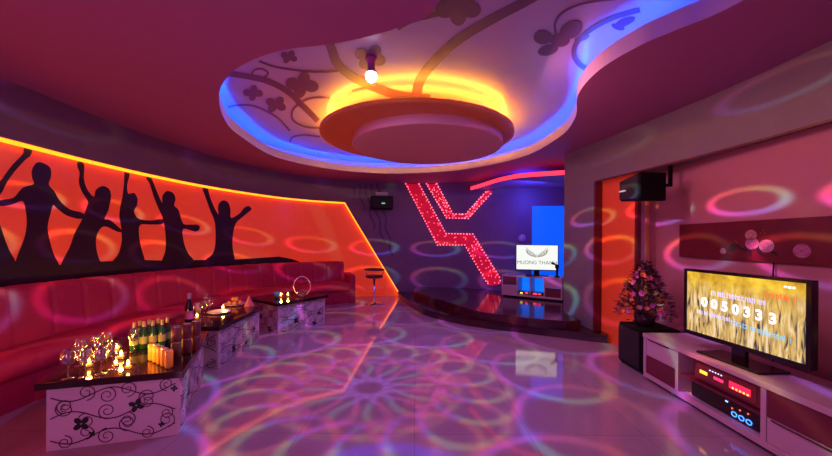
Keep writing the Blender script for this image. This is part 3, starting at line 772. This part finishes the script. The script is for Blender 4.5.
# ------------------------------------------------------------------ SUBWOOFER + FLOWERS
sw = thing('floor_speaker', 'black subwoofer cabinet on the floor carrying the flowers', 'speaker', (2.28, 3.49, 0))
obj('cabinet', box(B(), 0.015, 0, 0.012, .42, .41, .455), m_mblack, sw, bevel=.025, seg=3)
obj('grille', box(B(), 0, .03, .05, .014, .38, .42), MATS['speaker_cloth'], sw)
for x, y in ((.05, .04), (.38, .04), (.05, .37), (.38, .37)): obj('foot', lathe(B(), [(0, 0), (.018, 0), (.018, .014), (0, .014)], (x, y, 0), 10), m_black, sw)
fl = thing('flower_arrangement', 'pointed arrangement of pink and orange flowers standing on the black subwoofer', 'flowers', (2.47, 3.72, .456))
obj('vase', lathe(B(), [(0, 0), (.07, 0), (.09, .03), (.10, .09), (.085, .12), (.08, .12), (.09, .09), (0, .03)], n=20), mat('dark_vase', (.04, .01, .03), .3), fl, True)
bm = B(); rd = random.Random(5)
for i in range(900):
    t = rd.random()**1.2; h = .10+.54*t; R = .26*(1-t)**.75*(.4+.6*math.sqrt(rd.random()))+.02; a = rd.uniform(0, 2*PI)
    c = Vector((R*math.cos(a), R*math.sin(a), h+rd.uniform(-.04, .04)))
    if c.z < .12 and rd.random() < .3: continue
    d = Vector((math.cos(a), math.sin(a), rd.uniform(-.3, .9))).normalized(); s_ = d.cross(Vector((0, 0, 1))).normalized(); l = rd.uniform(.035, .07); w = l*.30
    u_ = s_.cross(d)*.006
    vs = [bm.verts.new(q) for q in (c, c+d*l*.5+s_*w+u_, c+d*l, c+d*l*.5-s_*w+u_)]; bm.faces.new(vs)
o = obj('foliage', bm, mat('dark_leaf', (.07, .05, .05), .5), fl); o['kind'] = 'stuff'
bm = B()
for i in range(14):
    a = i*2.4; t = i/14; tube(bm, [(0, 0, .03), (.04*math.cos(a), .04*math.sin(a), .15), (.2*(1-t)*math.cos(a), .2*(1-t)*math.sin(a), .2+.4*t)], .003, 5)
obj('stems', bm, mat('stem_green', (.05, .08, .03), .6), fl)
def blossom_mesh(m, name):
    bm = B()
    for k in range(6):
        a = k*PI/3; d = Vector((math.cos(a), math.sin(a), .35)); s_ = Vector((-math.sin(a), math.cos(a), 0))
        vs = [bm.verts.new(q) for q in (Vector((0, 0, 0)), d*.017+s_*.010, d*.028, d*.017-s_*.010)]; bm.faces.new(vs)
    bmesh.ops.create_icosphere(bm, subdivisions=1, radius=.006, matrix=Matrix.Translation((0, 0, .006)))
    me = bpy.data.meshes.new(name); bm.to_mesh(me); bm.free(); me.materials.append(m); return me
bl = [blossom_mesh(mat('pink_petal', (.65, .18, .40), .5), 'a'), blossom_mesh(mat('violet_petal', (.5, .12, .4), .5), 'b'), blossom_mesh(mat('orange_petal', (.85, .28, .08), .5), 'c')]
for i in range(78):
    t = rd.random()**1.1; h = .12+.54*t; R = .27*(1-t)**.75*(.75+.25*rd.random())+.02; a = rd.uniform(PI*.6, PI*1.9)
    o = bpy.data.objects.new('blossom', bl[rd.choice((0, 0, 1, 1, 2))] if not (.15 < t < .4 and PI*.9 < a < PI*1.25) else bl[2]); COL.objects.link(o); o.parent = fl
    o.location = (R*math.cos(a), R*math.sin(a), h)
    o.rotation_euler = Vector((math.cos(a), math.sin(a), rd.uniform(-.2, .6))).to_track_quat('Z', 'Y').to_euler()
    s_ = rd.uniform(.7, 1.3); o.scale = (s_, s_, s_)

# ------------------------------------------------------------------ TV CABINET on the right
X0, X1, Y0, Y1 = 2.25, 2.70, 1.15, 3.40
tc_ = thing('media_cabinet', 'long low white and dark red media cabinet under the large screen', 'cabinet', (X0, Y0, 0))
LY = Y1-Y0; DX = X1-X0
obj('top_panel', box(B(), -.01, 0, .415, DX, LY, .455), m_white, tc_, bevel=.004)
obj('bottom_panel', box(B(), 0, 0, .03, DX, LY, .075), m_white, tc_, bevel=.003)
obj('back_panel', box(B(), DX-.02, 0, .075, DX, LY, .415), m_dred, tc_)
obj('plinth', box(B(), .05, .03, 0, DX-.03, LY-.03, .03), m_mblack, tc_)
div = [LY-.035, 1.80, 1.06, 0.0]
for y in div: obj('upright', box(B(), 0, y, .075, DX-.02, y+.035, .415), m_white, tc_)
def front(nm, y0, y1, z0, z1, m, handle=True):
    d = obj(nm, box(B(), .004, y0, z0, .022, y1, z1), m, tc_, bevel=.002)
    if handle: obj('handle', box(B(), -.004, y0+(y1-y0)*.2, z1-.012, .003, y1-.03, z1-.004), mat('dark_groove', (.08, .02, .04), .4), d)
front('drawer', 1.84, LY-.037, .25, .413, m_white); front('drawer', 1.84, LY-.037, .077, .245, m_dred, False)
front('drawer', .037, 1.057, .24, .413, m_dred, False); front('drawer', .037, 1.057, .077, .235, m_white)
obj('shelf', box(B(), .02, 1.10, .215, DX-.02, 1.80, .23), m_dred, tc_)
# equipment in the open bay
am = thing('amplifier', 'karaoke amplifier with glowing red and yellow displays on the cabinet shelf', 'amplifier', (X0+.05, Y0+1.13, .231))
obj('case', box(B(), 0, 0, .008, .32, .56, .165), mat('rose_case', (.16, .03, .05), .25), am, bevel=.006)
obj('display', box(B(), -.003, .04, .03, -.0005, .52, .145), mat('dim_red_display', (.12, .02, .03), .3, emit=(1, .04, .08), es=.05), am)
def lamp(parent, y0, y1, z0, z1, colr, es, nm='indicator_light'):
    obj(nm, box(B(), -.006, y0, z0, -.0035, y1, z1), mat('light_%d_%d_%d' % tuple(int(c*99) for c in colr), colr, .5, emit=colr, es=es), parent)
lamp(am, .43, .50, .07, .095, (.9, .6, .05), 1.6); lamp(am, .29, .37, .07, .09, (1, .03, .12), 2); lamp(am, .08, .24, .06, .11, (1, .015, .06), 1.8)
for k in range(5): lamp(am, .09+k*.028, .105+k*.028, .062, .075, (1, .5, .08), 3)
for k in range(5): lamp(am, .30+k*.025, .31+k*.025, .118, .126, (.5, .6, 1), 2)
px_ = thing('disc_player', 'black disc player with blue display at the bottom of the open bay', 'player', (X0+.05, Y0+1.12, .0755))
obj('case', box(B(), 0, 0, .008, .32, .60, .13), m_black, px_, bevel=.005)
for k in range(3):
    bm = B(); tube(bm, [(-.004, .10+k*.055+.02*math.cos(t), .04+.016*math.sin(t)) for t in [2*PI*i/12 for i in range(12)]], .0035, 5, True)
    obj('indicator_light', bm, mat('blue_display', (.1, .3, 1), .5, emit=(.05, .25, 1), es=2.5), px_)
lamp(px_, .26, .28, .10, .11, (.3, .5, 1), 2); lamp(px_, .10, .11, .09, .10, (1, .1, .05), 2); lamp(px_, .16, .17, .085, .095, (1, .1, .05), 2); lamp(px_, .22, .23, .07, .08, (1, .1, .05), 2)

# ------------------------------------------------------------------ LARGE TV
def wheat():
    m = bpy.data.materials.new('wheat_field_picture'); m.use_nodes = True; nt = m.node_tree; b = nt.nodes['Principled BSDF']; K = nt.links
    tc = nt.nodes.new('ShaderNodeTexCoord'); mp = nt.nodes.new('ShaderNodeMapping'); mp.inputs['Scale'].default_value = (26, 1, 4)
    n = nt.nodes.new('ShaderNodeTexNoise'); n.inputs['Scale'].default_value = 1.6; n.inputs['Detail'].default_value = 3; n.inputs['Distortion'].default_value = .8
    K.new(tc.outputs['Object'], mp.inputs[0]); K.new(mp.outputs[0], n.inputs[0])
    r = nt.nodes.new('ShaderNodeValToRGB'); e = r.color_ramp.elements
    e[0].position = .36; e[0].color = (.06, .05, .06, 1); e[1].position = .64; e[1].color = (.85, .68, .46, 1)
    for p, c in ((.42, (.42, .26, .10, 1)), (.55, (.75, .48, .14, 1))): q = e.new(p); q.color = c
    K.new(n.outputs[0], r.inputs[0])
    n2 = nt.nodes.new('ShaderNodeTexNoise'); n2.inputs['Scale'].default_value = 9; K.new(tc.outputs['Object'], n2.inputs[0])
    r2 = nt.nodes.new('ShaderNodeValToRGB'); r2.color_ramp.elements[0].position = .35; r2.color_ramp.elements[0].color = (.50, .24, .02, 1); r2.color_ramp.elements[1].position = .65; r2.color_ramp.elements[1].color = (.95, .62, .05, 1)
    K.new(n2.outputs[0], r2.inputs[0])
    sp = nt.nodes.new('ShaderNodeSeparateXYZ'); K.new(tc.outputs['Generated'], sp.inputs[0])
    g = nt.nodes.new('ShaderNodeMapRange'); g.inputs[1].default_value = .55; g.inputs[2].default_value = .9; K.new(sp.outputs[2], g.inputs[0])
    mx = nt.nodes.new('ShaderNodeMix'); mx.data_type = 'RGBA'; K.new(g.outputs[0], mx.inputs[0]); K.new(r.outputs[0], mx.inputs[6]); K.new(r2.outputs[0], mx.inputs[7])
    K.new(mx.outputs[2], b.inputs['Emission Color']); b.inputs['Emission Strength'].default_value = 1.1; b.inputs['Base Color'].default_value = (0, 0, 0, 1); b.inputs['Roughness'].default_value = .2
    return m
def text(s, size, loc, m, parent, name='lettering', ext=.0005, bold=0):
    c = bpy.data.curves.new(name, 'FONT'); c.body = s; c.size = size; c.align_x = 'CENTER'; c.align_y = 'CENTER'; c.extrude = ext; c.offset = bold
    q_ = bpy.data.objects.new('tmp', c); COL.objects.link(q_); bpy.context.view_layer.update()
    me = bpy.data.meshes.new_from_object(q_.evaluated_get(bpy.context.evaluated_depsgraph_get())); bpy.data.objects.remove(q_)
    o = bpy.data.objects.new(name, me); COL.objects.link(o); me.materials.clear(); me.materials.append(m); o.parent = parent; o.location = loc; o.rotation_euler = (PI/2, 0, 0)
    return o
def television(name, label, w, h, loc, rz, scr, bez=.028):
    """local frame: screen in the XZ plane facing -Y, origin at the foot"""
    t = thing(name, label, 'television', loc, rz)
    z0 = .105
    bm = B(); box(bm, -w/2, 0, z0, w/2, .045, z0+h); obj('housing', bm, m_black, t, bevel=.006)
    bm = B()
    for a in ((-w/2, -.008, z0, -w/2+bez, .0, z0+h), (w/2-bez, -.008, z0, w/2, .0, z0+h), (-w/2+bez, -.008, z0, w/2-bez, .0, z0+bez*1.2), (-w/2+bez, -.008, z0+h-bez*.8, w/2-bez, .0, z0+h)): box(bm, *a)
    obj('bezel', bm, m_black, t)
    s = obj('screen', box(B(), -w/2+bez, -.004, z0+bez*1.2, w/2-bez, -.0005, z0+h-bez*.8), scr, t)
    obj('stand_neck', box(B(), -.05, .01, .014, .05, .04, z0), m_black, t)
    obj('stand_base', box(B(), -w*.26, -.10, 0, w*.26, .14, .016), m_black, t, bevel=.004)
    return t, s
A_ = Vector((2.365, 3.03)); B_ = Vector((2.435, 2.116)); ctr = (A_+B_)/2; d = (B_-A_)
ang = math.atan2(d.y, d.x)
tv, scr = television('television', 'large television showing a golden wheat field and a row of white digits', d.length, .56, (ctr.x+.0, ctr.y, .4555), ang, wheat())
m_wt = mat('white_letter_glow', (1, 1, 1), .5, emit=(1, .97, .9), es=1.3); m_bt = mat('pale_blue_letter_glow', (.6, .7, 1), .5, emit=(.62, .70, 1), es=.9)
m_rt = mat('red_letter_glow', (1, .2, .05), .5, emit=(1, .16, .03), es=.9); m_ct = mat('cyan_letter_glow', (.3, .8, .9), .5, emit=(.22, .70, .80), es=.85)
w, h = d.length, .56
digits = '0050333'
def sx(px):  # screen column of a picture column, undoing perspective
    a = 685.1; b = 813.0; Ya, Yb = 3.03, 2.116; f = (px-a)/(b-a); t = f*(1/Yb)/( (1/Yb)*f+(1/Ya)*(1-f)) if 0 else f*Ya/(f*Ya+(1-f)*Yb)
    Yt = 1/((1-f)/Ya+f/Yb); return -w/2+w*(Ya-Yt)/(Ya-Yb)
for i, dg in enumerate(digits):
    pxx = [705.3, 715.2, 725.6, 736.5, 748, 760, 774][i]
    text(dg, .10, (sx(pxx), -.006, .105+.285+[.01,.008,.005,.0,-.003,-.006,-.012][i]), m_wt, tv, 'digit', bold=.004)
def strokes(nm, x0, x1, z, hh, m, seed, parent, dz=0):
    rd_ = random.Random(seed); bm = B(); x = x0
    while x < x1:
        cw = rd_.uniform(.012, .02); zz = z+dz*(x-x0)/(x1-x0)
        k = rd_.randint(0, 3)
        box(bm, x, -.0055, zz, x+.005, -.0045, zz+hh*rd_.uniform(.7, 1))
        if k != 1: box(bm, x+.005, -.0055, zz+hh*.55, x+cw, -.0045, zz+hh*.55+.006)
        if k > 1: box(bm, x+cw-.004, -.0055, zz, x+cw+.001, -.0045, zz+hh*.6)
        if k == 0: box(bm, x+.005, -.0055, zz, x+cw, -.0045, zz+.006)
        x += cw+.007
        if rd_.random() < .12: x += .012
    return obj(nm, bm, m, parent)
strokes('caption', sx(712), sx(768), .105+.365, .045, m_bt, 1, tv, -.01)
strokes('caption', sx(766), sx(796), .105+.415, .04, m_rt, 2, tv)
strokes('caption', sx(698), sx(730), .105+.195, .035, m_bt, 3, tv, -.01)
strokes('caption', sx(732), sx(792), .105+.17, .04, m_ct, 4, tv, -.03)
strokes('caption', sx(785), sx(796), .105+.495, .014, m_wt, 5, tv)
bm = B(); tube(bm, [(2.885, 2.78, 1.19), (2.87, 2.78, .9), (2.84, 2.74, .6), (2.80, 2.70, .30)], .006, 6)
tag(obj('power_cable', bm, m_mblack), 'thin black cable hanging on the wall between the flower picture and the large screen', 'cable')

# ------------------------------------------------------------------ FLOWER PICTURE
pf = thing('flower_picture', 'long dark red picture panel with pale roses on the wall over the large screen', 'picture', (2.872, 3.765, 1.19))
PL, PH = 1.95, .35
m_pic = mat('dark_red_canvas', (.14, .010, .018), .4, noise=.5, nscale=5)
obj('canvas', box(B(), 0, -PL, 0, .028, 0, PH), m_pic, pf, bevel=.003)
def pic(px, py):   # point of the panel under a picture column/row
    r = ray(px, py); t = 2.872/r.x; return Vector((-(3.765-r.y*t), EYE+r.z*t-1.19))   # (y, z) local
pm = [mat('lilac_rose_paint', (.55, .30, .48), .6), mat('peach_rose_paint', (.65, .35, .25), .6), mat('orange_bloom_paint', (.6, .15, .04), .6), mat('dark_leaf_paint', (.03, .01, .01), .6), mat('plum_rose_paint', (.42, .10, .20), .6)]
def rose(px, py, r, mi, mi2=4):
    c_ = pic(px, py); bm = B()
    fn = lambda p: Vector((-.0012, p.x, p.y))
    rr = r
    blob(bm, c_, rr, rr*.85, 0, fn, 20)
    o = obj('rose_print', bm, pm[mi], pf)
    bm = B(); fn3 = lambda p: Vector((-.0026, p.x, p.y))
    for k, q in enumerate((.82, .58, .34)):
        for j in range(3+k):
            a = j*2*PI/(3+k)+k; ribbon(bm, [Vector((c_.x+rr*q*math.cos(a+t*.25), c_.y+rr*.85*q*math.sin(a+t*.25))) for t in range(6)], .006, fn3)
    obj('petal_lines', bm, pm[mi2], o)
bm = B(); rd = random.Random(9)
for i in range(26):
    c_ = pic(752+rd.uniform(-26, 22), 248+rd.uniform(-3, 5)); blob(bm, c_, .04, .014, rd.uniform(0, PI), lambda p, k=i: Vector((-.0004-.00002*k, p.x, p.y)), 10)
obj('leaf_print', bm, pm[3], pf)
rose(751, 235, .052, 1); rose(752, 243.5, .06, 0); rose(766.5, 246, .062, 0); rose(723, 251, .032, 0); rose(735, 242, .022, 2, 3); rose(763, 232, .022, 2, 3); rose(802, 251, .062, 4, 0)

# ------------------------------------------------------------------ STAGE CABINET + SMALL TV
a = F(500.8, 296.5, .23).to_2d(); b = F(563, 303, .23).to_2d(); a = Vector((1.74, 6.98)); b = Vector((2.70, 6.35))
d = b-a; ang = math.atan2(d.y, d.x); Lc = d.length
sc_ = thing('stage_cabinet', 'white and dark red open cabinet with blue glow standing on the stage', 'cabinet', (a.x, a.y, .231), ang)
H_ = .44; D_ = .34
obj('top_panel', box(B(), 0, 0, H_-.035, Lc, D_, H_), m_white, sc_, bevel=.003)
obj('bottom_panel', box(B(), 0, 0, .03, Lc, D_, .065), m_white, sc_)
obj('plinth', box(B(), .03, .03, 0, Lc-.03, D_, .03), m_mblack, sc_)
for x in (0, .30, .55, .82, Lc-.025): obj('upright', box(B(), x, 0.002, .065, x+.022, D_-.012, H_-.035), m_white, sc_)
obj('blue_back_panel', box(B(), .02, D_-.012, .065, Lc-.02, D_, H_-.035), mat('blue_backlight', (.01, .15, .8), .4, emit=(.0, .16, 1), es=1.1), sc_)
for x0_, x1_, z0_, z1_, m_ in ((.024, .298, .24, H_-.037, m_dred), (.024, .298, .067, .235, m_white), (.844, Lc-.027, .24, H_-.037, m_white), (.844, Lc-.027, .067, .235, m_dred)):
    obj('drawer', box(B(), x0_, -.002, z0_, x1_, .016, z1_), m_, sc_)
dv = thing('karaoke_player', 'small player with yellow and red lights inside the stage cabinet', 'player', (0, 0, 0), ang)
dvp = a+d.normalized()*.34+Vector((-d.y, d.x)).normalized()*.05; dv.location = (dvp.x, dvp.y, .2965)
obj('case', box(B(), 0, 0, 0.004, .19, .20, .055), m_black, dv)
dv2 = thing('karaoke_mixer', 'small mixer with red lights inside the stage cabinet, beside the player', 'player', (0, 0, 0), ang)
dvp = a+d.normalized()*.59+Vector((-d.y, d.x)).normalized()*.05; dv2.location = (dvp.x, dvp.y, .2965)
obj('case', box(B(), 0, 0, 0.004, .20, .20, .06), m_black, dv2)
def lamp2(parent, x0, x1, z0, z1, m): obj('indicator_light', box(B(), x0, -.004, z0, x1, -.0005, z1), m, parent)
m_yl = mat('yellow_light', (1, .6, .05), .5, emit=(1, .55, .03), es=3); m_rl = mat('red_light', (1, .05, .05), .5, emit=(1, .03, .05), es=3)
lamp2(dv, .02, .07, .015, .035, m_yl); lamp2(dv, .12, .17, .02, .045, m_rl); lamp2(dv2, .02, .09, .015, .045, m_rl); lamp2(dv2, .11, .17, .02, .04, m_rl)
m_scr2 = mat('white_screen_glow', (0, 0, 0), .3, emit=(.95, .97, .93), es=1.0)
tvc = a.lerp(b, .5)+Vector((-d.y, d.x)).normalized()*.14
L_t = F(515.9, 258, 1).x
a2 = ray(515.8, 250); b2 = ray(558.5, 250)
Ta = Vector((a2.x/a2.y*6.78, 6.78)); Tb = Vector((b2.x/b2.y*6.62, 6.62)); dd = Tb-Ta; tc2 = (Ta+Tb)/2; ang2 = math.atan2(dd.y, dd.x)
tv2, s2 = television('television', 'small television with a white emblem screen standing on the stage cabinet', dd.length, .50, (tc2.x, tc2.y, .672), ang2, m_scr2, .014)
m_gt = mat('grey_green_letters', (.05, .06, .05), .5, emit=(.20, .24, .19), es=.6)
text('MUONG THANH', .098, (0, -.006, .105+.15), m_gt, tv2)
bm = B(); fn = lambda p: Vector((p.x, -.006, p.y+.105+.33))
for sgn in (-1, 1):
    for k in range(6):
        ribbon(bm, [Vector((sgn*(.03+.028*k+.10*t*t*.3), -.05+.01*k+(.05+.014*k)*t)) for t in [i/6 for i in range(7)]], .016, fn, .7)
    ribbon(bm, [Vector((sgn*(.03+.17*math.sin(t)), -.055+.13*(1-math.cos(t)))) for t in [i*PI/16 for i in range(9)]], .022, fn, .5)
ribbon(bm, [Vector((-.03, -.08)), Vector((0, -.02)), Vector((.03, -.08))], .010, fn); ribbon(bm, [Vector((-.018, -.062)), Vector((.018, -.062))], .008, fn)
obj('emblem', bm, mat('olive_emblem', (.06, .07, .04), .5, emit=(.26, .27, .17), es=.8), tv2)
# small webcam-like black holder beside the small tv
pp = F(560, 279, .67); rr = ray(560, 279); 
mh = thing('microphone_stand', 'small black microphone rest at the side of the small television', 'microphone rest', (b.x-.06, b.y+.10, .672))
obj('pedestal', lathe(B(), [(0, 0), (.05, 0), (.05, .015), (.02, .03), (.02, .16), (.035, .18), (.035, .24), (0, .24)], n=14), m_mblack, mh)
bm = B(); tube(bm, [(-.10, 0, .27), (-.02, 0, .235), (.03, 0, .20)], [.022, .014, .012], 8); obj('microphone', bm, m_mblack, mh, True)
# round wall spot
q = hit(522, 238, .07)
wd = obj('wall_disc', lathe(B(), [(0, -.012), (.075, -.012), (.085, 0), (.075, .012), (0, .012)], n=24), mat('grey_plastic', (.42, .36, .50), .5), None, True)
wd.location = WP(q[0], q[1], .085); nn = Nn(q[0]); wd.rotation_euler = Vector((nn.x, nn.y, 0)).to_track_quat('Z', 'Y').to_euler()
tag(wd, 'small round grey disc fixed to the dark blue wall above the small television', 'wall fitting')
